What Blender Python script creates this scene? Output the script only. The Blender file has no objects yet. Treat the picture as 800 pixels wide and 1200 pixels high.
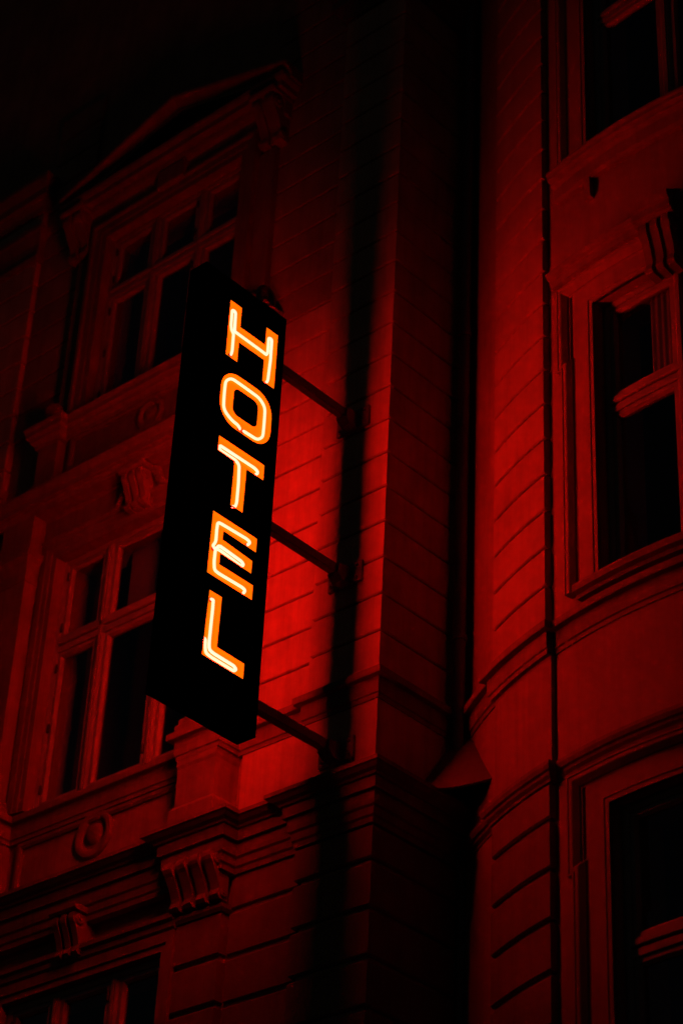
import bpy, bmesh, math, random
from mathutils import Vector, Matrix
random.seed(7)
R = math.radians
sc = bpy.context.scene
COL = sc.collection

# ------------------------------------------------------------------ camera
cam_d = bpy.data.cameras.new('camera')
cam = bpy.data.objects.new('camera', cam_d); COL.objects.link(cam); sc.camera = cam
yaw, pit, rol = R(43.228), R(34.171), R(3.052)
fw = Vector((-math.sin(yaw)*math.cos(pit), math.cos(yaw)*math.cos(pit), math.sin(pit)))
r0 = Vector((math.cos(yaw), math.sin(yaw), 0)); u0 = r0.cross(fw)
rt = math.cos(rol)*r0 + math.sin(rol)*u0; up = -math.sin(rol)*r0 + math.cos(rol)*u0
mw = Matrix((rt, up, -fw)).transposed().to_4x4(); mw.translation = Vector((9.6146, -10.7201, 1.65))
cam.matrix_world = mw
cam_d.sensor_fit = 'HORIZONTAL'; cam_d.sensor_width = 36; cam_d.lens = 36*2640/800
cam_d.dof.use_dof = True; cam_d.dof.focus_distance = 16.7; cam_d.dof.aperture_fstop = 1.7
cam_d.clip_start = .1; cam_d.clip_end = 500

# ------------------------------------------------------------------ night sky
w = bpy.data.worlds.new('World'); sc.world = w; w.use_nodes = True
nt = w.node_tree; bg = nt.nodes['Background']
sky = nt.nodes.new('ShaderNodeTexSky'); sky.sky_type = 'NISHITA'; sky.sun_disc = False
sky.sun_elevation = R(-3); sky.sun_rotation = R(200)
nt.links.new(sky.outputs[0], bg.inputs[0]); bg.inputs[1].default_value = 0.06

sc.view_settings.view_transform = 'Standard'; sc.view_settings.look = 'None'
sc.view_settings.gamma = 1; sc.view_settings.exposure = 0; sc.view_settings.use_curve_mapping = False
sc.render.engine = 'CYCLES'; sc.cycles.use_denoising = True
sc.cycles.max_bounces = 8; sc.cycles.diffuse_bounces = 3; sc.cycles.use_light_tree = True
sc.cycles.sample_clamp_indirect = 10

TUBE = 150.0                     # radiance of the neon glass
TUBE_COL = (1.0, .0066, .0042)   # deep red gas discharge

# ------------------------------------------------------------------ materials
def mat(name, base, rough=.85, var=.0, bump=0., scale=6., metal=0., streak=0., spec=.3, col2=None):
    m = bpy.data.materials.new(name); m.use_nodes = True
    n, l = m.node_tree.nodes, m.node_tree.links
    b = n['Principled BSDF']; b.inputs['Roughness'].default_value = rough
    b.inputs['Metallic'].default_value = metal; b.inputs['Specular IOR Level'].default_value = spec
    b.inputs['Base Color'].default_value = (*base, 1)
    if var or bump or streak:
        g = n.new('ShaderNodeNewGeometry')
        def noise(sx, det, vec=(1, 1, 1)):
            mp = n.new('ShaderNodeMapping'); mp.inputs['Scale'].default_value = vec
            l.new(g.outputs['Position'], mp.inputs[0])
            t = n.new('ShaderNodeTexNoise'); t.inputs['Scale'].default_value = sx; t.inputs['Detail'].default_value = det
            t.inputs['Roughness'].default_value = .62
            l.new(mp.outputs[0], t.inputs['Vector']); return t.outputs['Fac']
        def ramp(src, lo, hi, a, bb):
            mr = n.new('ShaderNodeMapRange'); mr.inputs[1].default_value = lo; mr.inputs[2].default_value = hi
            mr.inputs[3].default_value = a; mr.inputs[4].default_value = bb; l.new(src, mr.inputs[0]); return mr.outputs[0]
        f = ramp(noise(scale*.35, 6), .3, .7, 1-var, 1+var*.4)
        if streak:
            s2 = ramp(noise(3.2, 5, (3.2, 3.2, .28)), .42, .68, 1, 1-streak)
            mu = n.new('ShaderNodeMath'); mu.operation = 'MULTIPLY'; l.new(f, mu.inputs[0]); l.new(s2, mu.inputs[1]); f = mu.outputs[0]
        oi = n.new('ShaderNodeObjectInfo'); vr = ramp(oi.outputs['Random'], 0, 1, .93, 1.04)
        m2 = n.new('ShaderNodeMath'); m2.operation = 'MULTIPLY'; l.new(f, m2.inputs[0]); l.new(vr, m2.inputs[1]); f = m2.outputs[0]
        mx = n.new('ShaderNodeMix'); mx.data_type = 'RGBA'; mx.blend_type = 'MULTIPLY'; mx.inputs[0].default_value = 1
        mx.inputs[6].default_value = (*base, 1); l.new(f, mx.inputs[7]); l.new(mx.outputs[2], b.inputs['Base Color'])
        if bump:
            bp = n.new('ShaderNodeBump'); bp.inputs['Strength'].default_value = bump; bp.inputs['Distance'].default_value = .02
            ad = n.new('ShaderNodeMath'); ad.operation = 'MULTIPLY_ADD'; ad.inputs[1].default_value = .35
            l.new(noise(scale*9, 8), ad.inputs[0]); l.new(noise(scale*.9, 4), ad.inputs[2])
            l.new(ad.outputs[0], bp.inputs['Height']); l.new(bp.outputs[0], b.inputs['Normal'])
    return m
M_STUCCO = mat('stucco', (.25, .15, .095), .92, .34, .35, 5, streak=.22)
M_BLOCK = mat('stucco_block', (.41, .245, .15), .92, .30, .35, 5, streak=.22)
M_TRIM = mat('stone_trim', (.175, .112, .075), .88, .30, .3, 7, streak=.26)
M_BAYW = mat('bay_stucco', (.225, .138, .088), .92, .24, .3, 4, streak=.15)
M_PAINT = mat('window_paint', (.21, .175, .14), .55, .22, .15, 16, streak=.15)
M_QUOIN = mat('quoin_stucco', (.265, .16, .10), .92, .24, .3, 4, streak=.12)
M_BLOCK_FALLOFF = mat('block_light_falloff', (.165, .102, .066), .92, .28, .4, 6, streak=.18)  # ground-floor blocks: the sign's light falling off is put into this darker colour
M_ROOM = mat('room', (.035, .03, .026), .95)
M_LINING = mat('lining_paint', (.28, .24, .19), .7, .15)
M_CURTAIN = mat('curtain', (.22, .19, .16), .95, .15, .1, 8)
M_BLACK = mat('sign_paint', (.003, .0028, .0027), .7, .3, .1, 8, spec=.0)
M_ARM = mat('arm_steel', (.15, .13, .12), .6, .3, .15, 14)
M_ZINC = mat('zinc', (.11, .095, .085), .55, .3, .15, 9, metal=.2)
M_HINGE = mat('hinge_iron', (.03, .027, .025), .5)
M_ASPHALT = mat('asphalt', (.05, .05, .05), .9, .3, .3, 12)
M_PAVE = mat('paving', (.22, .21, .2), .9, .25, .2, 5)

def glass():
    m = bpy.data.materials.new('glass'); m.use_nodes = True
    n, l = m.node_tree.nodes, m.node_tree.links; n.clear()
    o = n.new('ShaderNodeOutputMaterial'); mx = n.new('ShaderNodeMixShader'); lw = n.new('ShaderNodeLayerWeight'); pw = n.new('ShaderNodeMath'); pw.operation = 'POWER'; pw.inputs[1].default_value = 4.5; fr = n.new('ShaderNodeMath'); fr.operation = 'MULTIPLY_ADD'; fr.inputs[1].default_value = .9; fr.inputs[2].default_value = .035
    lw.inputs[0].default_value = .5; l.new(lw.outputs['Facing'], pw.inputs[0]); l.new(pw.outputs[0], fr.inputs[0])
    t = n.new('ShaderNodeBsdfTransparent'); t.inputs[0].default_value = (.86, .87, .86, 1)
    g = n.new('ShaderNodeBsdfGlossy'); g.inputs['Roughness'].default_value = .02
    l.new(fr.outputs[0], mx.inputs[0]); l.new(t.outputs[0], mx.inputs[1]); l.new(g.outputs[0], mx.inputs[2]); l.new(mx.outputs[0], o.inputs[0])
    return m
M_GLASS = glass()
def emit(name, col, s):
    m = bpy.data.materials.new(name); m.use_nodes = True
    b = m.node_tree.nodes['Principled BSDF']
    b.inputs['Emission Color'].default_value = (*col, 1); b.inputs['Emission Strength'].default_value = s
    return m, b
M_TUBE, _b = emit('neon_tube', TUBE_COL, TUBE); _b.inputs['Base Color'].default_value = (.8, .8, .8, 1)
M_FACE, _b = emit('letter_face', (1.0, .165, .0006), 1.0)
_b.inputs['Base Color'].default_value = (.75, .16, .003, 1); _b.inputs['Roughness'].default_value = .8; _b.inputs['Specular IOR Level'].default_value = 0
M_RIM = mat('letter_side_enamel', (.022, .006, .004), .7)
M_ELEC = mat('electrode_paint', (.02, .018, .016), .5)

# ------------------------------------------------------------------ helpers
def link(name, bm, m, parent=None, smooth=False, mats=None):
    bmesh.ops.recalc_face_normals(bm, faces=bm.faces)
    me = bpy.data.meshes.new(name); bm.to_mesh(me); bm.free()
    for x in (mats or [m]): me.materials.append(x)
    if smooth:
        for p in me.polygons: p.use_smooth = True
        try: me.set_sharp_from_angle(angle=R(38))
        except Exception: pass
    o = bpy.data.objects.new(name, me); COL.objects.link(o)
    par(o, parent); return o
def par(o, p):
    if p is not None:
        o.parent = p
        if p.type == 'EMPTY': o.matrix_parent_inverse = Matrix.Translation(-p.location)
def inst(src, name, dz, parent):
    o = bpy.data.objects.new(name, src.data); COL.objects.link(o); par(o, parent); o.location = src.location + Vector((0, 0, dz)); return o
def thing(name, loc, label, cat, group=None):
    o = bpy.data.objects.new(name, None); COL.objects.link(o); o.location = loc; o.empty_display_size = .2
    o['label'] = label; o['category'] = cat
    if group: o['group'] = group
    return o
def FL(u, d, z): return (u, -d, z)
BC, BR = (2.608, 4.443), 4.3713
def BY(s, d, z):
    t = s/BR; r = BR + d
    return (BC[0] + r*math.sin(t), BC[1] - r*math.cos(t), z)
def fs(a, b, m):                                   # subdivisions along u
    if m is FL: return [a, b]
    k = max(1, int(math.ceil(abs(b-a)/.09))); return [a+(b-a)*i/k for i in range(k+1)]
def sweep(bm, path, prof, mp, closed=False):
    """mitred sweep: path of (a,b), profile of (offset to the right of travel, h); mp(a,b,h)"""
    n = len(path); rings = []
    for i, p in enumerate(path):
        ns = []
        for j in ((i-1, i), (i, i+1)):
            if closed: a, b = path[j[0] % n], path[j[1] % n]
            elif j[0] < 0 or j[1] >= n: continue
            else: a, b = path[j[0]], path[j[1]]
            dx, dy = b[0]-a[0], b[1]-a[1]; L = math.hypot(dx, dy); ns.append((dy/L, -dx/L))
        if len(ns) == 1: mx, my = ns[0]
        else:
            k = 1 + ns[0][0]*ns[1][0] + ns[0][1]*ns[1][1]; k = max(k, .2)
            mx, my = (ns[0][0]+ns[1][0])/k, (ns[0][1]+ns[1][1])/k
        rings.append([bm.verts.new(mp(p[0]+mx*o, p[1]+my*o, h)) for o, h in prof])
    m = len(prof)
    for i in range(n if closed else n-1):
        A, B = rings[i], rings[(i+1) % n]
        for j in range(m): bm.faces.new((A[j], A[(j+1) % m], B[(j+1) % m], B[j]))
    if not closed:
        bm.faces.new(rings[0]); bm.faces.new(rings[-1][::-1])
def plan(a, b, h): return (a, b, h)
def arc(s0, s1, d=0):                              # plan points along the bay
    return [BY(s, d, 0)[:2] for s in fs(s0, s1, BY)]
def run(bm, m, u0, u1, prof):                      # moulding along a wall, profile of (d,z)
    if m is FL: sweep(bm, [(u0, 0), (u1, 0)], prof, plan)
    else: sweep(bm, arc(u0, u1), prof, plan)
def box(bm, m, u0, u1, d0, d1, z0, z1, ch=0):
    if ch: pr = [(d0, z0), (d1-ch, z0), (d1, z0+ch), (d1, z1-ch), (d1-ch, z1), (d0, z1)]
    else: pr = [(d0, z0), (d1, z0), (d1, z1), (d0, z1)]
    run(bm, m, u0, u1, pr)
def frame(bm, m, u0, u1, z0, z1, prof, sill=False, ears=None):
    """profile (outward offset, d) round an opening; without a sill an upside-down U"""
    top = fs(u1, u0, m)
    if ears:
        e, ze = ears; path = [(u1, z0), (u1, ze), (u1+e, ze), (u1+e, z1)] + [(u, z1) for u in fs(u1+e, u0-e, m)[1:-1]] + [(u0-e, z1), (u0-e, ze), (u0, ze), (u0, z0)]
    else: path = [(u1, z0)] + [(u, z1) for u in top] + [(u0, z0)]
    if sill: path += [(u, z0) for u in fs(u0, u1, m)[1:-1]]
    sweep(bm, path, prof, lambda a, b, h: m(a, h, b), closed=sill)
def prism(bm, poly, z0, z1):
    a = [bm.verts.new((x, y, z0)) for x, y in poly]; b = [bm.verts.new((x, y, z1)) for x, y in poly]; n = len(poly)
    for i in range(n): bm.faces.new((a[i], a[(i+1) % n], b[(i+1) % n], b[i]))
    bm.faces.new(a[::-1]); bm.faces.new(b)
def uprism(bm, m, u0, u1, prof):                   # side profile (d,z) extruded across u (consoles)
    sweep(bm, [(u0, 0), (u1, 0)], prof, lambda a, b, h: m(a, -b, h))
def lathe(bm, c, axis, prof, n=24):
    """axis 'z' or a direction vector; prof (r, h)"""
    ax = Vector(axis).normalized(); t = ax.orthogonal().normalized(); b = ax.cross(t); c = Vector(c); rings = []
    for r, h in prof:
        rings.append([bm.verts.new(c + ax*h + (t*math.cos(k*2*math.pi/n) + b*math.sin(k*2*math.pi/n))*r) for k in range(n)])
    for A, B in zip(rings, rings[1:]):
        for k in range(n): bm.faces.new((A[k], A[(k+1) % n], B[(k+1) % n], B[k]))
    bm.faces.new(rings[0][::-1]); bm.faces.new(rings[-1])
def tube(bm, pts, r, n=10):
    pts = [Vector(p) for p in pts]; rings = []; prev = None
    for i, p in enumerate(pts):
        d = (pts[min(i+1, len(pts)-1)] - pts[max(i-1, 0)]).normalized()
        t = d.orthogonal().normalized() if prev is None else (prev - d*prev.dot(d)).normalized()
        prev = t; b = d.cross(t)
        rings.append([bm.verts.new(p + (t*math.cos(k*2*math.pi/n) + b*math.sin(k*2*math.pi/n))*r) for k in range(n)])
    for A, B in zip(rings, rings[1:]):
        for k in range(n): bm.faces.new((A[k], A[(k+1) % n], B[(k+1) % n], B[k]))
    bm.faces.new(rings[0][::-1]); bm.faces.new(rings[-1])
def fillet(pts, r, k=5):
    out = [Vector(pts[0])]
    for a, b, c in zip(pts, pts[1:], pts[2:]):
        a, b, c = Vector(a), Vector(b), Vector(c)
        q = min(r, (a-b).length*.48, (c-b).length*.48)
        p1 = b + (a-b).normalized()*q; p2 = b + (c-b).normalized()*q
        for i in range(k+1):
            t = i/k; out.append(p1*(1-t)**2 + b*2*t*(1-t) + p2*t*t)
    out.append(Vector(pts[-1])); return out
def wall_sheet(name, m, u0, u1, z0, z1, d, holes, material, parent, depth=.12):
    us = sorted({u0, u1, *[x for h in holes for x in h[:2]]}); zs = sorted({z0, z1, *[x for h in holes for x in h[2:]]})
    uu = [us[0]]
    for a, b in zip(us, us[1:]): uu += fs(a, b, m)[1:]
    bm = bmesh.new(); V = {}
    def v(u, z, dd=0):
        k = (round(u, 5), round(z, 5), dd)
        if k not in V: V[k] = bm.verts.new(m(u, d-dd, z))
        return V[k]
    for a, b in zip(uu, uu[1:]):
        for c, e in zip(zs, zs[1:]):
            mu, mz = (a+b)/2, (c+e)/2
            if any(h[0] < mu < h[1] and h[2] < mz < h[3] for h in holes): continue
            bm.faces.new((v(a, c), v(b, c), v(b, e), v(a, e)))
    for h in holes:
        ring = [(u, h[2]) for u in uu if h[0]-1e-6 <= u <= h[1]+1e-6]
        zz = [z for z in zs if h[2]-1e-6 <= z <= h[3]+1e-6]
        for a, b in zip(ring, ring[1:]):
            bm.faces.new((v(*a), v(*b), v(*b, depth), v(*a, depth)))
            a, b = (a[0], h[3]), (b[0], h[3]); bm.faces.new((v(*b), v(*a), v(*a, depth), v(*b, depth)))
        for a, b in zip(zz, zz[1:]):
            for u in (h[0], h[1]): bm.faces.new((v(u, a), v(u, b), v(u, b, depth), v(u, a, depth)))
    return link(name, bm, material, parent)

def window(par_, m, uc, half, z0, z1, df, mulls, trans, back=.5, lining=.26, hinges=True, blinds=(), curtain=None):
    """box window: frame > mullion, transom, sash, pane, hinge, lining, room"""
    fwid = .055
    bm = bmesh.new()
    frame(bm, m, uc-half+fwid, uc+half-fwid, z0+fwid, z1-fwid, [(0, df-.09), (0, df), (fwid*.6, df+.012), (fwid-.002, df+.012), (fwid-.002, df-.09)], sill=True)
    W = link('window', bm, M_PAINT, par_)
    mw = .052
    for k in mulls:
        bm = bmesh.new(); pr = [(-mw, -.08), (-mw, -.004), (-mw*.55, .012), (-.012, .012), (-.012, .02), (.012, .02), (.012, .012), (mw*.55, .012), (mw, -.004), (mw, -.08)]
        for a in (0,):
            vs0 = [bm.verts.new(m(uc+k+a_, df+h, z0+fwid)) for a_, h in pr]; vs1 = [bm.verts.new(m(uc+k+a_, df+h, z1-fwid)) for a_, h in pr]
            for i in range(len(pr)): bm.faces.new((vs0[i], vs0[(i+1) % len(pr)], vs1[(i+1) % len(pr)], vs1[i]))
            bm.faces.new(vs0[::-1]); bm.faces.new(vs1)
        link('mullion', bm, M_PAINT, W)
    za, zb = trans
    if za is not None:
        bm = bmesh.new(); h = zb-za
        run(bm, m, uc-half+fwid, uc+half-fwid, [(df-.08, za), (df+.006, za), (df+.010, za+h*.05), (df+.010, za+h*.42), (df-.022, za+h*.43), (df-.022, za+h*.55), (df+.012, za+h*.56), (df+.020, za+h*.62), (df+.020, za+h*.94), (df+.006, zb), (df-.08, zb)])
        link('transom', bm, M_PAINT, W)
    edges = [uc-half+fwid] + [x for k in mulls for x in (uc+k-mw, uc+k+mw)] + [uc+half-fwid]
    levels = [(z0+fwid, za), (zb, z1-fwid)] if za is not None else [(z0+fwid, z1-fwid)]
    for li, (c, e) in enumerate(levels):
        for i in range(0, len(edges), 2):
            a, b = edges[i]+.003, edges[i+1]-.003; sw = .052
            bm = bmesh.new()
            frame(bm, m, a+sw, b-sw, c+.003+sw, e-.003-sw, [(0, df-.055), (0, df-.03), (.014, df-.012), (.018, df-.006), (sw, df-.006), (sw, df-.055)], sill=True)
            S = link('sash', bm, M_PAINT, W)
            bm = bmesh.new(); box(bm, m, a+sw-.006, b-sw+.006, df-.046, df-.041, c+sw-.004, e-sw+.004); link('pane', bm, M_GLASS, W)
            if hinges:
                for zz in ([c+.16, (c+e)/2, e-.16] if e-c > 1 else [c+.12, e-.12]):
                    hu = a+.004 if i == 0 else (b-.004)
                    bm = bmesh.new(); p = m(hu, df+.004, zz); lathe(bm, (p[0], p[1], p[2]-.045), (0, 0, 1), [(.006, 0), (.013, .006), (.013, .08), (.006, .09)], 8)
                    link('hinge', bm, M_HINGE, W, True)
            if (li, i//2) in blinds:
                bm = bmesh.new(); box(bm, m, a+.03, b-.03, df-.20, df-.19, c+.02, e); link('blind', bm, M_CURTAIN, W)
    # lining of the deep box behind the glass, then a dark room
    bm = bmesh.new(); d1, d2 = df-.09, df-.09-lining
    frame(bm, m, uc-half+.03, uc+half-.03, z0+.03, z1-.03, [(0, d2), (0, d1-.002), (.03, d1-.002), (.03, d2)], sill=True); link('lining', bm, M_LINING, W)
    bm = bmesh.new(); d3 = d2-2.4; e = .25
    a = [bm.verts.new(m(u, d2-.002, z)) for u, z in ((uc-half-e, z0-e), (uc+half+e, z0-e), (uc+half+e, z1+e), (uc-half-e, z1+e))]
    b = [bm.verts.new(m(u, d3, z)) for u, z in ((uc-half-e, z0-e), (uc+half+e, z0-e), (uc+half+e, z1+e), (uc-half-e, z1+e))]
    for i in range(4): bm.faces.new((a[i], a[(i+1) % 4], b[(i+1) % 4], b[i]))
    bm.faces.new(b); link('room', bm, M_ROOM, W)
    if curtain:
        ca, cb, cz0, cz1 = curtain; bm = bmesh.new(); N = 28; rows = []
        for sgn in (0, 1):
            rows.append([[bm.verts.new(m(ca+(cb-ca)*i/N, df-.085-.006*sgn+.006*math.sin(i*1.1), z)) for i in range(N+1)] for z in (cz0, cz1)])
        for vs in rows:
            for i in range(N): bm.faces.new((vs[0][i], vs[0][i+1], vs[1][i+1], vs[1][i]))
        for k in (0, 1):
            for i in range(N): bm.faces.new((rows[0][k][i], rows[0][k][i+1], rows[1][k][i+1], rows[1][k][i]))
        link('curtain', bm, M_CURTAIN, W, True)
    return W

def s_profile(z0, z1, d0, dtop, dbot, n=14):
    """console side view: deep scroll at the top, small one at the foot"""
    pts = [(d0, z1), (dtop, z1)]
    for i in range(n+1):
        t = i/n; z = z1 - (z1-z0)*(.02+.96*t)
        d = dbot + (dtop-dbot)*(.5+.5*math.cos(math.pi*min(1, t*1.12)))
        d += .10*(dtop)*math.sin(min(1, t/.3)*math.pi)*(1 if t < .3 else 0)
        if t > .82: d += .35*dbot*math.sin((t-.82)/.18*math.pi)
        pts.append((d, z))
    pts.append((d0, z0)); return pts
def console(name, m, uc, w_, z0, z1, d0, dtop, dbot, ribs, parent, abacus=True, M=None):
    bm = bmesh.new(); k = 2*ribs-1; bw = w_/(ribs*1.7+(ribs-1)*1.0); u = uc-w_/2
    for i in range(k):
        ww = bw*(1.7 if i % 2 == 0 else 1.0)
        sh = 0 if i % 2 == 0 else .030
        uprism(bm, m, u+(.001 if i % 2 else 0), u+ww-(.001 if i % 2 else 0), s_profile(z0+(.02 if i % 2 else 0), z1-(.004 if i % 2 else 0), d0, dtop-sh, max(dbot-sh, d0+.006)))
        u += ww
    C = link(name, bm, M or M_TRIM, parent)
    # side scrolls
    for s in (-1, 1):
        for zz, rr, dd in ((z1-(z1-z0)*.17, (z1-z0)*.13, dtop*.62), (z0+(z1-z0)*.14, (z1-z0)*.09, max(dbot*.45, .03))):
            p0 = Vector(m(uc+s*(w_/2-.01), dd, zz)); p1 = Vector(m(uc+s*(w_/2+.016), dd, zz)); ax = p1-p0
            bm = bmesh.new(); lathe(bm, p0, ax, [(rr, 0), (rr, .7*ax.length), (rr*.8, ax.length), (rr*.35, ax.length*.8), (rr*.3, ax.length*1.25)], 16); link('scroll', bm, M_TRIM, C, True)
    if abacus:
        bm = bmesh.new(); h = .05
        run(bm, m, uc-w_/2-.03, uc+w_/2+.03, [(d0, z1+.002), (dtop+.012, z1+.002), (dtop+.03, z1+.02), (dtop+.035, z1+h), (d0, z1+h)]); link('abacus', bm, M_TRIM, C)
    return C

# ================================================================== setting
bm = bmesh.new(); bmesh.ops.create_grid(bm, x_segments=1, y_segments=1, size=150)
o = link('ground', bm, M_ASPHALT); o['kind'] = 'structure'
bm = bmesh.new(); prism(bm, [(-25, -3.2), (25, -3.2), (25, 6), (-25, 6)], -.05, .13)
o = link('pavement', bm, M_PAVE); o['kind'] = 'structure'
bm = bmesh.new(); prism(bm, [(-25, -3.36), (25, -3.36), (25, -3.202), (-25, -3.202)], -.05, .134)
o = link('kerb', bm, M_TRIM); o['kind'] = 'structure'

# ================================================================== flat-fronted house
H = thing('townhouse', (-3, .1, 0), 'flat fronted stucco townhouse with pedimented window behind the glowing hotel sign', 'building')
AX = -2.88
AM = -2.97                                            # axis of the two lower storeys' windows
WD = -.09                                             # base wall plane (d)
LOW = (AM-.90, AM+.90, 6.1, 8.33); MID = (AM-.98, AM+.98, 10.07, 12.60); UPP = (AX-.94, AX+.94, 14.16, 16.33)
wall = wall_sheet('wall', FL, -9, -.69, 0, 24.6, WD, [LOW, MID, UPP], M_STUCCO, H)
# shell behind
bm = bmesh.new(); prism(bm, [(-9, .095), (-8.7, .095), (-8.7, 8), (-.3, 8), (-.3, 1.6), (0, 1.6), (0, 8.4), (-9, 8.4)], 0, 24.6); link('side_wall', bm, M_STUCCO, H)
bm = bmesh.new(); prism(bm, [(-9, .1), (-.03, .1), (-.03, 8.4), (-9, 8.4)], 24.6, 24.8); link('roof', bm, M_ZINC, H)

# ---- corner pilaster with rusticated courses that wrap the corner
CP = [(-.715, .088), (-.715, 0), (0, 0), (0, 1.02)]
bm = bmesh.new(); prism(bm, [(-.69, .10), (-.69, .028), (-.028, .028), (-.028, 1.5), (-.2, 1.5), (-.2, .10)], 0, 24.6)
PIL = link('corner_pilaster', bm, M_STUCCO, H)
def course_prof(h, gap, ch, back=-.04): return [(back, gap/2), (-ch, gap/2), (0, gap/2+ch), (0, h-gap/2-ch), (-ch, h-gap/2), (back, h-gap/2)]
HU, HL, ZU, ZL = .3287, .3655, 10.058, 8.51
G_UP = 'rusticated courses'
bm = bmesh.new(); sweep(bm, CP, course_prof(HU, .016, .010), plan); src = link('stone_block', bm, M_BLOCK, PIL); src.location.z = ZU
for k in range(1, 44): inst(src, 'stone_block', HU*k, PIL)
bm = bmesh.new(); sweep(bm, [(-.745, .088), (-.745, 0), (0, 0), (0, 1.02)], course_prof(HL, .034, .014), plan); src = link('stone_block', bm, M_BLOCK_FALLOFF, PIL); src.location.z = ZL-HL
for k in range(1, 9): inst(src, 'stone_block', -HL*k, PIL)
bm = bmesh.new(); sweep(bm, [(-.745, .088), (-.745, 0), (0, 0), (0, 1.02)], course_prof(8.80-ZL, .034, .014), plan); link('stone_block', bm, M_BLOCK_FALLOFF, PIL).location.z = ZL
# plain pedestal zone between cornice and string course
bm = bmesh.new(); sweep(bm, CP, [(-.04, 9.20), (0, 9.20), (0, 9.84), (-.04, 9.84)], plan); link('plain_band', bm, M_BLOCK, PIL)

# ---- strip beside it
def flat_courses(u0, u1, d1, z_start, h, n, gap, ch, parent, m_=None):
    bm = bmesh.new(); box_prof = [(WD-.005, gap/2), (d1-ch, gap/2), (d1, gap/2+ch), (d1, h-gap/2-ch), (d1-ch, h-gap/2), (WD-.005, h-gap/2)]
    run(bm, FL, u0, u1, box_prof); s = link('stone_block', bm, m_ or M_BLOCK, parent); s.location.z = z_start
    for k in range(1, n): inst(s, 'stone_block', h*k, parent)
flat_courses(-1.43, -.73, -.055, ZU, HU, 12, .020, .008, wall)
ztop = ZU+HU*12
flat_courses(-1.66, -.73, -.055, ztop, HU, 14, .020, .008, wall, M_STUCCO)  # upper courses switch to darker stucco, painting in the fade of the sign's glow
flat_courses(-4.92, -4.26, -.055, ZU+HU*13, HU, 13, .020, .008, wall, M_STUCCO)  # darker stucco again, with the glow's upward fade put into the colour
flat_courses(-1.44, -.76, -.068, ZL-HL*8, HL, 8, .034, .012, wall, M_BLOCK_FALLOFF)
bm = bmesh.new(); box(bm, FL, -1.44, -.76, WD-.005, -.068, ZL+.017, 8.80, .012); link('stone_block', bm, M_BLOCK_FALLOFF, wall)
bm = bmesh.new(); box(bm, FL, -1.42, -.73, WD-.005, -.058, 9.20, 9.84); link('plain_band', bm, M_BLOCK, wall)

# ---- pilaster strip under the console, beside the bottom window (both sides)
RS = [(-1.92, -1.46), (-4.61, -4.12)]
for a, b in RS:
    bm = bmesh.new(); box(bm, FL, a+.015, b-.015, WD-.005, -.03, 0, 8.50); P = link('pilaster_strip', bm, M_STUCCO, H)
    bm = bmesh.new(); sweep(bm, [(a, .086), (a, 0), (b, 0), (b, .086)], course_prof(HL, .034, .012), plan); s = link('stone_block', bm, M_BLOCK_FALLOFF, P); s.location.z = ZL-HL
    for k in range(1, 9): inst(s, 'stone_block', -HL*k, P)
    bm = bmesh.new(); sweep(bm, [(a, .086), (a, 0), (b, 0), (b, .086)], [(-.05, ZL-.015), (.012, ZL-.015), (.03, ZL+.01), (.035, ZL+.04), (-.05, ZL+.05)], plan); link('cap_band', bm, M_TRIM, P)
    console('console', FL, (a+b)/2+.015, .50, ZL+.055, 8.93, -.02, .185, .07, 4, H, abacus=False)

# ---- main cornice with ressauts over the consoles
RY = -.09
def ress(base, ry, pad=.05, right_end=True):
    p = [(-9, base)]
    for a, b in sorted(RS): p += [(a-pad+.02, base), (a-pad+.02, ry), (b+pad, ry), (b+pad, base)]
    return p
CPATH = ress(-.01, RY)[:-1] + [(-1.41, .06)] + [(-.735, .06), (-.735, 0), (0, 0), (0, 1.0)]
CORN = [(-.06, 8.79), (.012, 8.79), (.016, 8.83), (.03, 8.845), (.034, 8.90), (.05, 8.915), (.055, 8.95), (.054, 9.00), (.054, 9.02), (.082, 9.022), (.082, 9.112), (.100, 9.114), (.112, 9.128), (.142, 9.143), (.170, 9.166), (.184, 9.172), (.184, 9.205), (-.06, 9.23)]
bm = bmesh.new(); sweep(bm, CPATH, CORN, plan); link('cornice', bm, M_TRIM, H)
# string course = window sill line, ressauts over pedestals
SPATH = ress(.06, -.17, .0) + [(-.72, .06), (-.72, 0), (0, 0), (0, 1.0)]
STR = [(-.1, 9.80), (.010, 9.80), (.012, 9.835), (.024, 9.842), (.028, 9.885), (.028, 9.968), (.074, 9.970), (.078, 9.982), (.078, 10.025), (.05, 10.032), (.05, 10.045), (-.1, 10.062)]
bm = bmesh.new(); sweep(bm, SPATH, STR, plan); link('string_course', bm, M_TRIM, H)

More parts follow.
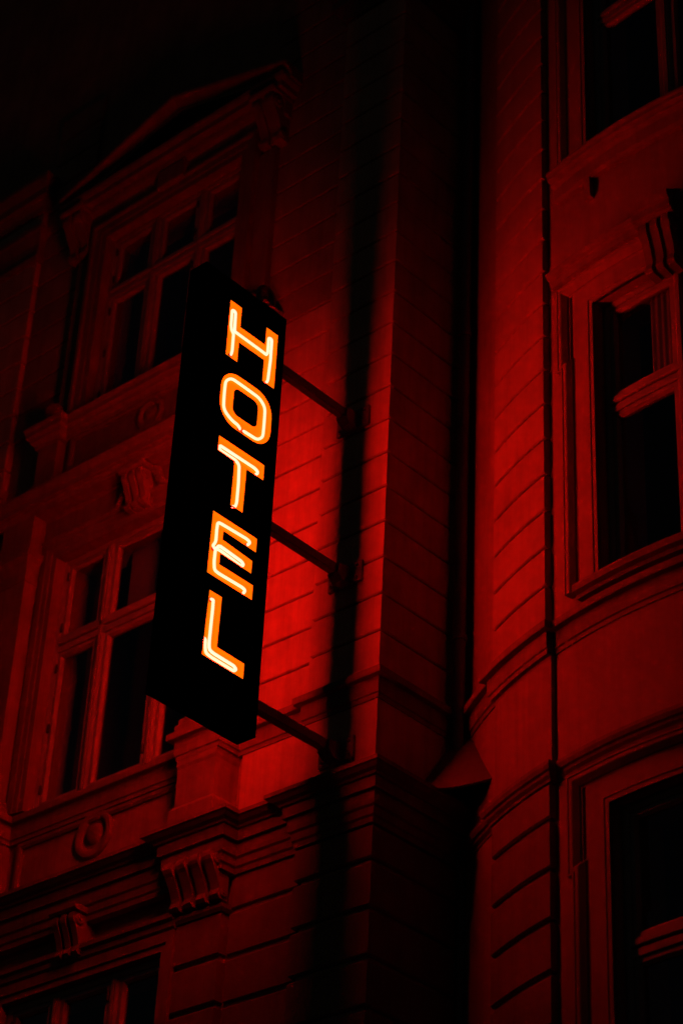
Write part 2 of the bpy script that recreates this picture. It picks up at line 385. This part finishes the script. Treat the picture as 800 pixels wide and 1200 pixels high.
# ---- apron under middle window: pedestals, roundel
bm = bmesh.new(); box(bm, FL, RS[1][1], RS[0][0], WD-.005, -.06, 9.25, 9.80) if False else None; bm.free()
for a, b in RS:
    bm = bmesh.new(); sweep(bm, [(a+.03, .088), (a+.03, -.17), (b-.02, -.17), (b-.02, .088)], [(-.03, 9.20), (.03, 9.20), (.03, 9.36), (.012, 9.385), (0, 9.40), (0, 9.72), (.008, 9.75), (.008, 9.80), (-.03, 9.80)], plan)
    prism(bm, [(a+.04, .088), (a+.04, -.155), (b-.03, -.155), (b-.03, .088)], 9.26, 9.79)
    link('pedestal', bm, M_TRIM, H)
def roundel(m, uc, zc, d, r, parent):
    c = Vector(m(uc, d, zc)); ax = Vector(m(uc, d+1, zc))-c; bm = bmesh.new()
    lathe(bm, c, ax, [(r, -.01), (r, .02), (r*.95, .034), (r*.82, .040), (r*.68, .030), (r*.60, .008), (r*.46, .008), (r*.40, .026), (r*.28, .042), (r*.1, .048)], 32)
    return link('roundel', bm, M_TRIM, parent, True)
bm = bmesh.new(); frame(bm, FL, RS[1][1]+.16, RS[0][0]-.14, 9.36, 9.74, [(0, WD-.005), (0, WD+.022), (.02, WD+.034), (.05, WD+.034), (.05, WD-.005)], sill=True); link('apron_panel', bm, M_TRIM, H)
roundel(FL, -3.08, 9.625, WD, .215, H)

# ---- middle window: pilasters, capitals, architrave, entablature, keystone
PX = .15                                             # pilaster front d
for a, b in RS:
    c = (a+b)/2; s0, s1 = c-.20, c+.20
    bm = bmesh.new(); prism(bm, [(s0, .088), (s0, -PX), (s1, -PX), (s1, .088)], 10.20, 12.50); SH = link('pilaster_shaft', bm, M_TRIM, H)
    bm = bmesh.new(); sweep(bm, [(s0, .088), (s0, -PX), (s1, -PX), (s1, .088)], [(-.02, 10.045), (.05, 10.045), (.05, 10.11), (.03, 10.13), (.034, 10.165), (.012, 10.19), (0, 10.2), (-.02, 10.2)], plan); link('shaft_base', bm, M_TRIM, SH)
    bm = bmesh.new(); sweep(bm, [(s0, .088), (s0, -PX), (s1, -PX), (s1, .088)], [(-.02, 12.36), (.010, 12.36), (.014, 12.385), (.002, 12.395), (.004, 12.47), (.03, 12.57), (.048, 12.60), (.055, 12.605), (.055, 12.665), (-.02, 12.675)], plan); link('capital', bm, M_TRIM, SH)
    bm = bmesh.new(); prism(bm, [(s0-.01, .088), (s0-.01, -PX-.005), (s1+.01, -PX-.005), (s1+.01, .088)], 12.67, 13.07); link('entablature_block', bm, M_TRIM, SH)
bm = bmesh.new(); frame(bm, FL, MID[0]+.012, MID[1]-.012, 10.06, MID[3]-.012, [(0, WD-.028), (0, .005), (.06, .005), (.065, .012), (.12, .015), (.13, .022), (.20, .022), (.20, WD-.028)]); link('architrave', bm, M_TRIM, H)
bm = bmesh.new(); run(bm, FL, RS[1][1]-.02, RS[0][0]+.02, [(WD-.01, 12.752), (.025, 12.752), (.04, 12.77), (.045, 12.80), (.012, 12.81), (.01, 13.03), (.03, 13.05), (.03, 13.08), (WD-.01, 13.08)]); link('frieze', bm, M_TRIM, H)
EP = [(RS[1][0]-.03, .085), (RS[1][0]-.03, -PX), (RS[0][1]+.03, -PX), (RS[0][1]+.03, .085)]
bm = bmesh.new(); sweep(bm, EP, [(-.2, 13.06), (.008, 13.06), (.016, 13.09), (.035, 13.105), (.035, 13.125), (.07, 13.127), (.07, 13.195), (.078, 13.20), (.092, 13.235), (.10, 13.25), (.105, 13.28), (-.2, 13.40)], plan); link('window_cornice', bm, M_TRIM, H)
K = console('keystone', FL, AX+.03, .24, 12.64, 12.99, -.02, .17, .09, 3, H)
for s in (-1, 1):                                    # leafy swags beside the keystone
    bm = bmesh.new()
    for i in range(9):
        t = i/8; bmesh.ops.create_icosphere(bm, subdivisions=1, radius=.055*(1-.45*t), matrix=Matrix.Translation(FL(AX+.03+s*(.18+.18*t), .045-.02*t, 12.98-.08*math.sin(t*3.1)-.16*t)) @ Matrix.Diagonal((1.15, .8, .9, 1)))
    link('swag', bm, M_TRIM, K, True)
window(H, FL, AM, .98, MID[2], MID[3], -.12, (-.38, .38), (11.63, 11.77), blinds=((1, 1), (1, 2)))

# ---- panel under the upper window, its pedestals, sill and roundel
UP = [(AX-1.44, AX-1.17), (AX+1.17, AX+1.44)]
for a, b in UP:
    bm = bmesh.new(); prism(bm, [(a, .088), (a, -.09), (b, -.09), (b, .088)], 13.36, 13.92)
    sweep(bm, [(a, .088), (a, -.09), (b, -.09), (b, .088)], [(-.02, 13.32), (.03, 13.32), (.03, 13.46), (.005, 13.49), (-.02, 13.49)], plan); Q = link('pedestal', bm, M_TRIM, H)
bm = bmesh.new(); box(bm, FL, UP[0][1], UP[1][0], WD-.005, -.01, 13.36, 13.94); link('apron_panel', bm, M_TRIM, H)
bm = bmesh.new(); frame(bm, FL, UP[0][1]+.14, UP[1][0]-.14, 13.60, 13.87, [(0, -.02), (0, .008), (.02, .022), (.05, .022), (.05, -.02)], sill=True); link('panel_moulding', bm, M_TRIM, H)
roundel(FL, AX+.0, 13.72, -.01, .165, H)
bm = bmesh.new(); sp = [(UP[0][0]-.02, .085), (UP[0][0]-.02, -.10), (UP[0][1]+.03, -.10), (UP[0][1]+.03, -.02), (UP[1][0]-.03, -.02), (UP[1][0]-.03, -.10), (UP[1][1]+.02, -.10), (UP[1][1]+.02, .085)]
sweep(bm, sp, [(-.1, 13.91), (.012, 13.91), (.02, 13.94), (.05, 13.97), (.055, 14.0), (.085, 14.02), (.085, 14.075), (.095, 14.085), (.105, 14.12), (-.1, 14.155)], plan); link('sill', bm, M_TRIM, H)
for a, b in UP:
    c = (a+b)/2; bm = bmesh.new(); lathe(bm, (c-.02, -.06, 14.15), (0, 0, 1), [(.06, 0), (.06, .03), (.035, .05), (.05, .075), (.085, .11), (.1, .155), (.09, .20), (.06, .235), (.02, .25)], 18); link('ball_finial', bm, M_TRIM, H, True)

# ---- upper window: architrave, frieze, consoles, pediment
bm = bmesh.new(); frame(bm, FL, UPP[0]+.014, UPP[1]-.014, 14.14, UPP[3]-.012, [(0, WD-.02), (0, .035), (.07, .035), (.075, .045), (.15, .05), (.16, .07), (.20, .07), (.20, WD-.02)]); link('architrave', bm, M_TRIM, H)
for s in (-1, 1):
    a = AX+s*1.24; bm = bmesh.new(); box(bm, FL, a-.10, a+.10, WD-.005, .01, 14.15, 16.20); link('side_strip', bm, M_TRIM, H)
    console('console', FL, AX+s*1.31, .26, 16.22, 16.72, WD, .20, .05, 2, H)
bm = bmesh.new(); run(bm, FL, AX-1.46, AX+1.46, [(WD-.01, 16.535), (.03, 16.535), (.04, 16.55), (.04, 16.68), (.08, 16.70), (.10, 16.735), (WD-.01, 16.735)]); link('frieze', bm, M_TRIM, H)
bm = bmesh.new(); box(bm, FL, AX-.18, AX+.18, .03, .10, 16.46, 16.70, .02); link('tablet', bm, M_TRIM, H)
PH = 1.54; pz = 16.77
def close_path(w_, d): return [(AX-w_, .085), (AX-w_, -d), (AX+w_, -d), (AX+w_, .085)]
bm = bmesh.new(); sweep(bm, close_path(PH-.12, .08), [(-.16, pz-.03), (.01, pz-.03), (.03, pz+.0), (.09, pz+.005), (.09, pz+.075), (.10, pz+.085), (.12, pz+.115), (.125, pz+.15), (-.16, pz+.17)], plan); PED = link('pediment', bm, M_TRIM, H)
rise = .50
for s in (-1, 1):                                    # raking cornices
    bm = bmesh.new(); pr = [(.0, -.035), (.13, -.035), (.13, .01), (.14, .018), (.17, .05), (.20, .07), (.205, .105), (.0, .105)]
    A = [bm.verts.new(FL(AX+s*(PH+.03), WD+.02+d*1.3, pz+.17+h)) for d, h in pr]
    B = [bm.verts.new(FL(AX+s*.0005, WD+.02+d*1.3, pz+.17+rise+h)) for d, h in pr]
    for i in range(len(pr)): bm.faces.new((A[i], A[(i+1) % len(pr)], B[(i+1) % len(pr)], B[i]))
    bm.faces.new(A); bm.faces.new(B[::-1]); link('raking_cornice', bm, M_TRIM, PED)
bm = bmesh.new(); v = [bm.verts.new(FL(x, d, z)) for d in (WD, WD+.03) for x, z in ((AX-PH, pz+.15), (AX+PH, pz+.15), (AX, pz+.17+rise))]
bm.faces.new(v[:3]); bm.faces.new(v[3:]); [bm.faces.new((v[i], v[(i+1) % 3], v[3+(i+1) % 3], v[3+i])) for i in range(3)]; link('tympanum', bm, M_TRIM, PED)
window(H, FL, AX, .93, UPP[2], UPP[3], -.08, (-.31, .31), (15.56, 15.68))
# ---- bottom window: lintel, frame, keystone
bm = bmesh.new(); frame(bm, FL, LOW[0], LOW[1], 6.1, LOW[3], [(0, WD-.02), (0, -.0), (.05, .0), (.06, .015), (.14, .02), (.14, WD-.02)]); link('architrave', bm, M_TRIM, H)
bm = bmesh.new(); run(bm, FL, RS[1][1], RS[0][0], [(WD-.01, 8.475), (.02, 8.475), (.035, 8.49), (.04, 8.53), (.065, 8.55), (.07, 8.585), (WD-.01, 8.60)]); link('lintel', bm, M_TRIM, H)
console('keystone', FL, -3.06, .25, 8.50, 8.84, WD, .15, .07, 3, H)
window(H, FL, AM, .89, LOW[2], LOW[3], -.08, (-.33, .33), (7.40, 7.52))
# ---- far-left pilaster with capitals on two storeys, and a sill course of the storey above
bm = bmesh.new(); prism(bm, [(-5.75, .088), (-5.75, .035), (-4.97, .035), (-4.97, .088)], 9.29, 17.70); FP = link('outer_pilaster', bm, M_STUCCO, H)
bm = bmesh.new(); sweep(bm, [(-5.77, .086), (-5.77, .0), (-4.93, .0), (-4.93, .086)], course_prof(HU, .018, .008), plan); s = link('stone_block', bm, M_BLOCK, FP); s.location.z = ZU
for k in range(1, 23): inst(s, 'stone_block', HU*k, FP)
cp = [(-5.77, .086), (-5.77, .0), (-4.93, .0), (-4.93, .086)]
bm = bmesh.new(); sweep(bm, cp, [(-.02, 16.62), (.02, 16.62), (.035, 16.66), (.035, 16.70), (.015, 16.72), (.02, 16.86), (.06, 16.98), (.075, 17.0), (.075, 17.06), (-.02, 17.08)], plan); link('capital', bm, M_TRIM, FP)
bm = bmesh.new(); sweep(bm, cp, [(-.02, 17.30), (.02, 17.30), (.035, 17.36), (.07, 17.42), (.10, 17.44), (.10, 17.54), (.12, 17.57), (.15, 17.64), (.15, 17.69), (-.02, 17.72)], plan); link('capital_cornice', bm, M_TRIM, FP)
console('console', FL, -4.93, .30, 12.35, 13.10, 0.0, .22, .12, 2, H)
bm = bmesh.new(); sweep(bm, [(-.735, .086), (-.735, 0), (0, 0), (0, 1.0)], [(-.1, 17.30), (.02, 17.30), (.035, 17.36), (.07, 17.42), (.10, 17.44), (.10, 17.54), (.12, 17.57), (.15, 17.64), (.15, 17.69), (-.1, 17.72)], plan); link('upper_cornice', bm, M_TRIM, H)

# ================================================================== bow-fronted house
B = thing('bow_front_house', (2.6, .3, 0), 'curved bow fronted stucco house on the right with dark windows', 'building')
BW = -.06
BL = (-.71, .71, 5.9, 8.44); BM = (-.755, .755, 10.17, 12.70); BU = (-.78, .78, 14.20, 16.7)
bwall = wall_sheet('wall', BY, -2.86, 2.86, 0, 24.6, BW, [BL, BM, BU], M_BAYW, B, depth=.34)
bm = bmesh.new(); e = BY(2.86, BW, 0); prism(bm, [(e[0], e[1]), (e[0]+9, e[1]), (e[0]+9, e[1]+.3), (e[0], e[1]+.3)], 0, 24.6); link('side_wall', bm, M_BAYW, B)
bm = bmesh.new(); prism(bm, [(.02, 1.0), (9, 1.0), (9, 8.4), (.02, 8.4)], 24.6, 24.8); link('roof', bm, M_ZINC, B)
for sg in (-1, 1):
    a, b = sorted((sg*2.04, sg*1.29))
    bm = bmesh.new(); box(bm, BY, a+.012, b-.012, BW-.03, -.028, 0, 24.6); Q = link('quoin_strip', bm, M_BAYW, B)
    def pr(h, gap, ch): return [(BW-.02, gap/2), (-ch, gap/2), (0, gap/2+ch), (0, h-gap/2-ch), (-ch, h-gap/2), (BW-.02, h-gap/2)]
    bm = bmesh.new(); run(bm, BY, a, b, pr(HU, .022, .010)); s = link('stone_block', bm, M_QUOIN, Q); s.location.z = ZU
    for k in range(1, 44): inst(s, 'stone_block', HU*k, Q)
    bm = bmesh.new(); run(bm, BY, a, b+.03*(sg < 0), pr(HL, .034, .014)); s = link('stone_block', bm, M_BLOCK_FALLOFF, Q); s.location.z = ZL-HL
    for k in range(1, 9): inst(s, 'stone_block', -HL*k, Q)
    bm = bmesh.new(); run(bm, BY, a, b+.03*(sg < 0), pr(8.80-ZL, .034, .014)); link('stone_block', bm, M_BLOCK_FALLOFF, Q).location.z = ZL
    bm = bmesh.new(); box(bm, BY, a, b+.035*(sg < 0), BW-.02, -.022, 8.90, 9.83); link('plain_band', bm, M_BAYW, Q)
def bay_mould(name, prof, ends, d_out=0, d_in=BW, mat_=None):
    """moulding that follows wall, quoin strips (proud) and the wall between"""
    bm = bmesh.new(); s0, q0, q1 = ends
    path = arc(-2.84, -q0, d_in) + arc(-q0, -q1, d_out) + arc(-q1, q1, d_in) + arc(q1, q0, d_out) + arc(q0, 2.84, d_in)
    sweep(bm, path, prof, plan); return link(name, bm, mat_ or M_TRIM, B)
bay_mould('string_course', STR, (0, 2.05, 1.27))
bay_mould('lower_cornice', [(-.05, 8.785), (.006, 8.785), (.01, 8.805), (.03, 8.825), (.034, 8.845), (.05, 8.855), (.062, 8.885), (.062, 8.912), (-.05, 8.935)], (0, 2.05, 1.245))

def bay_window(uc, h, zt, zb, ears, parent):
    bm = bmesh.new(); frame(bm, BY, -h, h, zb, zt, [(0, BW-.02), (0, -.045), (.035, -.045), (.04, -.037), (.21, -.037), (.21, BW-.02)]); A = link('architrave', bm, M_BAYW, parent)
    pr = [(.19, BW-.02), (.19, -.035), (.198, -.033), (.206, -.02), (.238, .012), (.245, .016), (.272, .016), (.276, .023), (.292, .023), (.292, BW-.02)]
    bm = bmesh.new(); frame(bm, BY, -h, h, zb, zt, pr, ears=ears); link('outer_moulding', bm, M_BAYW, A)
bay_window(0, .755, 12.70, 10.17, (.05, 12.47), B)
bay_window(0, .71, 8.44, 5.9, (.05, 8.29), B)
bay_window(0, .78, 16.7, 14.20, None, B)
# middle window: sill, lintel cornice, keystone
bm = bmesh.new(); run(bm, BY, -.90, .90, [(BW-.25, 10.06), (.03, 10.06), (.035, 10.09), (.07, 10.105), (.075, 10.15), (.07, 10.165), (BW-.25, 10.19)]); link('sill', bm, M_TRIM, B)
run_lintel = [(BW-.02, 12.90), (-.025, 12.90), (-.022, 12.94), (-.005, 12.945), (.0, 12.985), (.062, 12.988), (.064, 13.045), (.072, 13.05), (.075, 13.06), (.10, 13.075), (.112, 13.115), (BW-.02, 13.34)]
bm = bmesh.new(); run(bm, BY, -1.11, 1.11, run_lintel); link('window_cornice', bm, M_TRIM, B)
KB = console('keystone', BY, 0, .25, 12.52, 12.96, BW, .13, .06, 3, B, abacus=False)
bm = bmesh.new(); run(bm, BY, -.165, .165, [(.0, 12.962), (.14, 12.962), (.15, 12.985), (.175, 12.99), (.175, 13.05), (.19, 13.06), (.21, 13.115), (.0, 13.27)]); link('cornice_block', bm, M_TRIM, B)
window(B, BY, 0, .75, BM[2], BM[3], -.17, (0,), (11.66, 11.80), curtain=(-.34, -.06, 11.82, 12.64), hinges=False)
# upper window sill with brackets
bm = bmesh.new(); run(bm, BY, -1.12, 1.12, [(BW-.25, 13.93), (-.02, 13.93), (.0, 13.96), (.01, 14.06), (.04, 14.09), (.045, 14.11), (.075, 14.125), (.075, 14.16), (.09, 14.175), (.09, 14.20), (BW-.25, 14.23)]); SU = link('sill', bm, M_TRIM, B)
for s in (-1, 1):
    bm = bmesh.new(); uprism(bm, BY, s*.75-.035, s*.75+.035, [(BW-.01, 13.98), (-.008, 13.98), (-.008, 13.78), (-.018, 13.745), (BW-.01, 13.74)]); link('sill_bracket', bm, M_TRIM, SU)
window(B, BY, 0, .775, BU[2], BU[3], -.17, (0,), (15.74, 15.86), hinges=False)
window(B, BY, 0, .705, BL[2], BL[3], -.17, (0,), (7.36, 7.49), hinges=False)
# conical lead flashing over the inner corner
bm = bmesh.new(); apex = Vector((.07, .93, 9.92)); N = 16; top = []; bot = []; inn = []
P0, P1, P2 = Vector((.0, .52, 9.30)), Vector((.25, .40, 9.10)), Vector((.57, .67, 9.25))
for i in range(N+1):
    t = i/N; p = P0*(1-t)**2 + P1*2*t*(1-t) + P2*t*t
    q = apex + (p-apex)*.06; top.append(bm.verts.new(q)); bot.append(bm.verts.new(p)); inn.append(bm.verts.new(p + Vector((0, .02, -.008))))
for i in range(N):
    bm.faces.new((top[i], top[i+1], bot[i+1], bot[i])); bm.faces.new((bot[i], bot[i+1], inn[i+1], inn[i]))
link('corner_flashing', bm, M_ZINC, B, True)

# ================================================================== downpipe
D = thing('rain_pipe', (.105, .80, 0), 'dark zinc rain pipe running down the inner corner between the two houses', 'rain pipe')
bm = bmesh.new(); lathe(bm, (.105, .80, 9.9), (0, 0, 1), [(.048, 0), (.048, 10.6)], 20); link('pipe', bm, M_ZINC, D, True)
bm = bmesh.new(); tube(bm, fillet([(.105, .80, 9.93), (.105, .80, 9.7), (.03, .97, 9.3), (.03, .97, .2)], .12), .046, 16); link('lower_pipe', bm, M_ZINC, D, True)
for z in (10.62, 13.62, 16.6, 19.3):
    bm = bmesh.new(); lathe(bm, (.105, .80, z), (0, 0, 1), [(.049, 0), (.06, .004), (.06, .05), (.049, .054)], 20)
    tube(bm, [(.105, .84, z+.027), (.09, .93, z+.027)], .012, 8); link('pipe_clip', bm, M_ZINC, D, True)

# ================================================================== neon sign
SX, ST, SY0, SY1, SZ0, SZ1 = -.3675, .093, -1.848, -.945, 9.145, 12.895
S = thing('hotel_sign', (SX, -.95, SZ0), 'tall black projecting box sign with glowing orange neon HOTEL letters', 'sign')
PN = .039                                            # half thickness of the letter panel; the casing's lips stand well proud of it
bm = bmesh.new(); q = .022
sweep(bm, [(SY1, SZ0), (SY1, SZ1), (SY0, SZ1), (SY0, SZ0)], [(0, -ST+.004), (0, ST-.004), (-.004, ST), (-q*.7, ST), (-q, ST-.006), (-q, -ST+.006), (-q*.7, -ST), (-.004, -ST)], lambda a, b, h: (SX+h, a, b), closed=True)
CAS = link('casing', bm, M_BLACK, S)
bm = bmesh.new(); bmesh.ops.create_cube(bm, size=1, matrix=Matrix.Translation((SX, (SY0+SY1)/2, (SZ0+SZ1)/2)) @ Matrix.Diagonal((2*PN, SY1-SY0-.03, SZ1-SZ0-.03, 1)))
link('letter_panel', bm, M_BLACK, S)
LT = .022
def rrect(y0, y1, z0, z1, r, n=8):
    pts = []
    for cy, cz, a0 in ((y1-r, z1-r, 0), (y0+r, z1-r, 90), (y0+r, z0+r, 180), (y1-r, z0+r, 270)):
        for i in range(n+1):
            a = R(a0+90*i/n); pts.append((cy+r*math.cos(a), cz+r*math.sin(a)))
    return pts
POLY = {
 'H': [(-1.570, 12.677), (-1.455, 12.677), (-1.455, 12.488), (-1.165, 12.488), (-1.165, 12.662), (-1.045, 12.662), (-1.045, 12.148), (-1.165, 12.148), (-1.165, 12.350), (-1.455, 12.350), (-1.455, 12.158), (-1.570, 12.158)],
 'T': [(-1.560, 11.392), (-1.083, 11.392), (-1.083, 11.266), (-1.264, 11.266), (-1.268, 10.874), (-1.386, 10.874), (-1.382, 11.266), (-1.560, 11.270)],
 'E': [(-1.550, 10.726), (-1.100, 10.722), (-1.100, 10.613), (-1.440, 10.622), (-1.445, 10.536), (-1.130, 10.513), (-1.132, 10.414), (-1.455, 10.424), (-1.455, 10.318), (-1.104, 10.316), (-1.104, 10.202), (-1.555, 10.206)],
 'L': [(-1.515, 10.068), (-1.400, 10.068), (-1.407, 9.655), (-1.129, 9.648), (-1.129, 9.535), (-1.532, 9.543)],
}
TUBES = {                                            # neon runs, (y,z) on the letter face; hairpins double back
 'H': [[(-1.508, 12.195), (-1.500, 12.23), (-1.502, 12.40), (-1.524, 12.42), (-1.536, 12.46), (-1.538, 12.615), (-1.500, 12.615), (-1.494, 12.43), (-1.47, 12.428), (-1.17, 12.424), (-1.135, 12.42), (-1.124, 12.46), (-1.126, 12.60), (-1.090, 12.60), (-1.088, 12.40), (-1.10, 12.19), (-1.115, 12.165)]],
 'O': [[(-1.350, 11.585), (-1.372, 11.606), (-1.45, 11.615), (-1.535, 11.66), (-1.542, 11.80), (-1.538, 11.93), (-1.48, 11.985), (-1.33, 11.985), (-1.17, 11.98), (-1.105, 11.93), (-1.102, 11.80), (-1.105, 11.65), (-1.16, 11.593), (-1.26, 11.590), (-1.310, 11.588)]],
 'T': [[(-1.148, 11.278), (-1.122, 11.312), (-1.16, 11.330), (-1.53, 11.328), (-1.548, 11.310), (-1.53, 11.287), (-1.36, 11.289), (-1.325, 11.265), (-1.317, 11.10), (-1.318, 10.93), (-1.33, 10.89), (-1.358, 10.877)]],
 'E': [[(-1.172, 10.640), (-1.148, 10.672), (-1.18, 10.684), (-1.45, 10.676), (-1.488, 10.67), (-1.492, 10.60), (-1.490, 10.50), (-1.515, 10.455), (-1.50, 10.440)], [(-1.475, 10.455), (-1.455, 10.487), (-1.22, 10.470), (-1.195, 10.450), (-1.22, 10.430), (-1.45, 10.452), (-1.487, 10.44), (-1.490, 10.33), (-1.480, 10.265), (-1.44, 10.258), (-1.19, 10.262), (-1.158, 10.250), (-1.178, 10.220)]],
 'L': [[(-1.485, 10.018), (-1.465, 10.020), (-1.463, 9.97), (-1.468, 9.68), (-1.462, 9.615), (-1.42, 9.605), (-1.21, 9.600), (-1.185, 9.580), (-1.21, 9.560), (-1.44, 9.565), (-1.492, 9.575), (-1.502, 9.62), (-1.505, 9.675), (-1.522, 9.680)]],
}
YC = -1.315*1.00126 + .0135
def side_map(s):
    def f(y, z, h):                                  # h out from the casing face
        y = y*1.00126 + .0135; z = z*1.00126 - .0021
        if s < 0: y = 2*YC - y
        return (SX + s*(PN+h), y, z)
    return f
for s in (1, -1):
    f = side_map(s)
    for ch in 'HOTEL':
        bm = bmesh.new(); RIM = .028; rw = .005
        loops = [rrect(-1.588, -1.046, 11.548, 12.030, .175), rrect(-1.460, -1.186, 11.665, 11.918, .06)] if ch == 'O' else [POLY[ch]]
        if ch == 'O':
            r = [[bm.verts.new(f(*p, LT)) for p in L] for L in loops]; n = len(loops[0])
            for i in range(n): bm.faces.new((r[0][i], r[0][(i+1) % n], r[1][(i+1) % n], r[1][i])).material_index = 1
        else:
            bm.faces.new([bm.verts.new(f(*p, LT)) for p in loops[0]]).material_index = 1
        for L in loops:                              # channel walls: black outside, letter colour inside
            area = sum(p[0]*q[1]-q[0]*p[1] for p, q in zip(L, L[1:]+L[:1])); o = rw if (area > 0) == (L is loops[0]) else -rw
            nb = len(bm.faces); bm.faces.ensure_lookup_table()
            sweep(bm, L, [(0, -.002), (o, -.002), (o, LT+RIM), (0, LT+RIM)], f, closed=True)
            bm.faces.ensure_lookup_table()
            for k, fc in enumerate(bm.faces[nb:]):
                if k % 4 in (2, 3): fc.material_index = 1
        Lo = link('letter', bm, None, S, mats=[M_RIM, M_FACE])
        Lo['label'] = 'glowing orange letter %s with neon tubing' % ch
        for run_ in TUBES[ch]:
            pts = [(y, z, LT+.016) for y, z in run_]
            pts = [(*run_[0], LT-.001)] + pts + [(*run_[-1], LT-.001)]
            pts = fillet(pts, .07 if ch == 'O' else .022, 6 if ch == 'O' else 4)
            bm = bmesh.new(); tube(bm, [f(*p) for p in pts], .0112, 7); link('neon_tube', bm, M_TUBE, Lo, True)
            for e in (run_[0], run_[-1]):
                p = f(*e, LT-.002); bm = bmesh.new(); lathe(bm, p, (s, 0, 0), [(.017, 0), (.017, .010), (.013, .014)], 12); link('electrode', bm, M_ELEC, Lo, True)
# three arms to the wall
for zc, pz in ((12.475, 12.47), (10.985, 10.985), (9.455, 9.455)):
    bm = bmesh.new(); bmesh.ops.create_cube(bm, size=1, matrix=Matrix.Translation((SX, (SY1+0)/2, zc)) @ Matrix.Diagonal((.07, -SY1+.02, .085, 1)))
    bmesh.ops.bevel(bm, geom=bm.edges[:], offset=.007, segments=2, affect='EDGES'); A = link('support_arm', bm, M_ARM, S)
    bm = bmesh.new(); bmesh.ops.create_cube(bm, size=1, matrix=Matrix.Translation((SX, -.016, pz)) @ Matrix.Diagonal((.34, .030, .19, 1)))
    bmesh.ops.bevel(bm, geom=bm.edges[:], offset=.004, segments=1, affect='EDGES'); link('wall_plate', bm, M_ARM, A)
    for sx in (-.05, .05):                           # gusset cheeks
        bm = bmesh.new(); uprism(bm, FL, SX+sx-.006, SX+sx+.006, [(.03, zc-.09), (.03, zc+.06), (.16, zc+.035), (.16, zc-.045), (.10, zc-.09)]); link('gusset', bm, M_ARM, A)
    bm = bmesh.new(); uprism(bm, FL, SX-.05, SX+.05, [(.03, zc-.094), (.11, zc-.094), (.17, zc-.048), (.17, zc-.044), (.03, zc-.085)]); link('gusset_plate', bm, M_ARM, A)
    for sx in (-.13, .13):
        for sz in (-.055, .055):
            bm = bmesh.new(); lathe(bm, (SX+sx, -.03, pz+sz), (0, -1, 0), [(.018, 0), (.018, .006), (.012, .007), (.012, .02)], 6); link('bolt', bm, M_ARM, A)
# lifting eye on top of the casing
bm = bmesh.new(); cy = -1.105; pts = [(SX, cy+.078*math.cos(a), SZ1+.165+.088*math.sin(a)) for a in [R(-40+i*260/24) for i in range(25)]]
tube(bm, [(SX, cy+.085, SZ1-.01), (SX, cy+.08, SZ1+.05)] + pts + [(SX, cy-.08, SZ1+.05), (SX, cy-.085, SZ1-.01)], .026, 10)
lathe(bm, (SX, cy, SZ1-.005), (0, 0, 1), [(.12, 0), (.12, .02), (.10, .03)], 16); EY = link('lifting_eye', bm, M_ARM, S, True)
# supply cable from the bottom arm down to the cornice
bm = bmesh.new(); tube(bm, fillet([(SX+.14, -.02, 9.40), (SX+.155, -.035, 9.36), (SX+.15, -.02, 9.30), (SX+.15, -.012, 9.24)], .03), .006, 8); link('supply_cable', bm, M_HINGE, S, True)
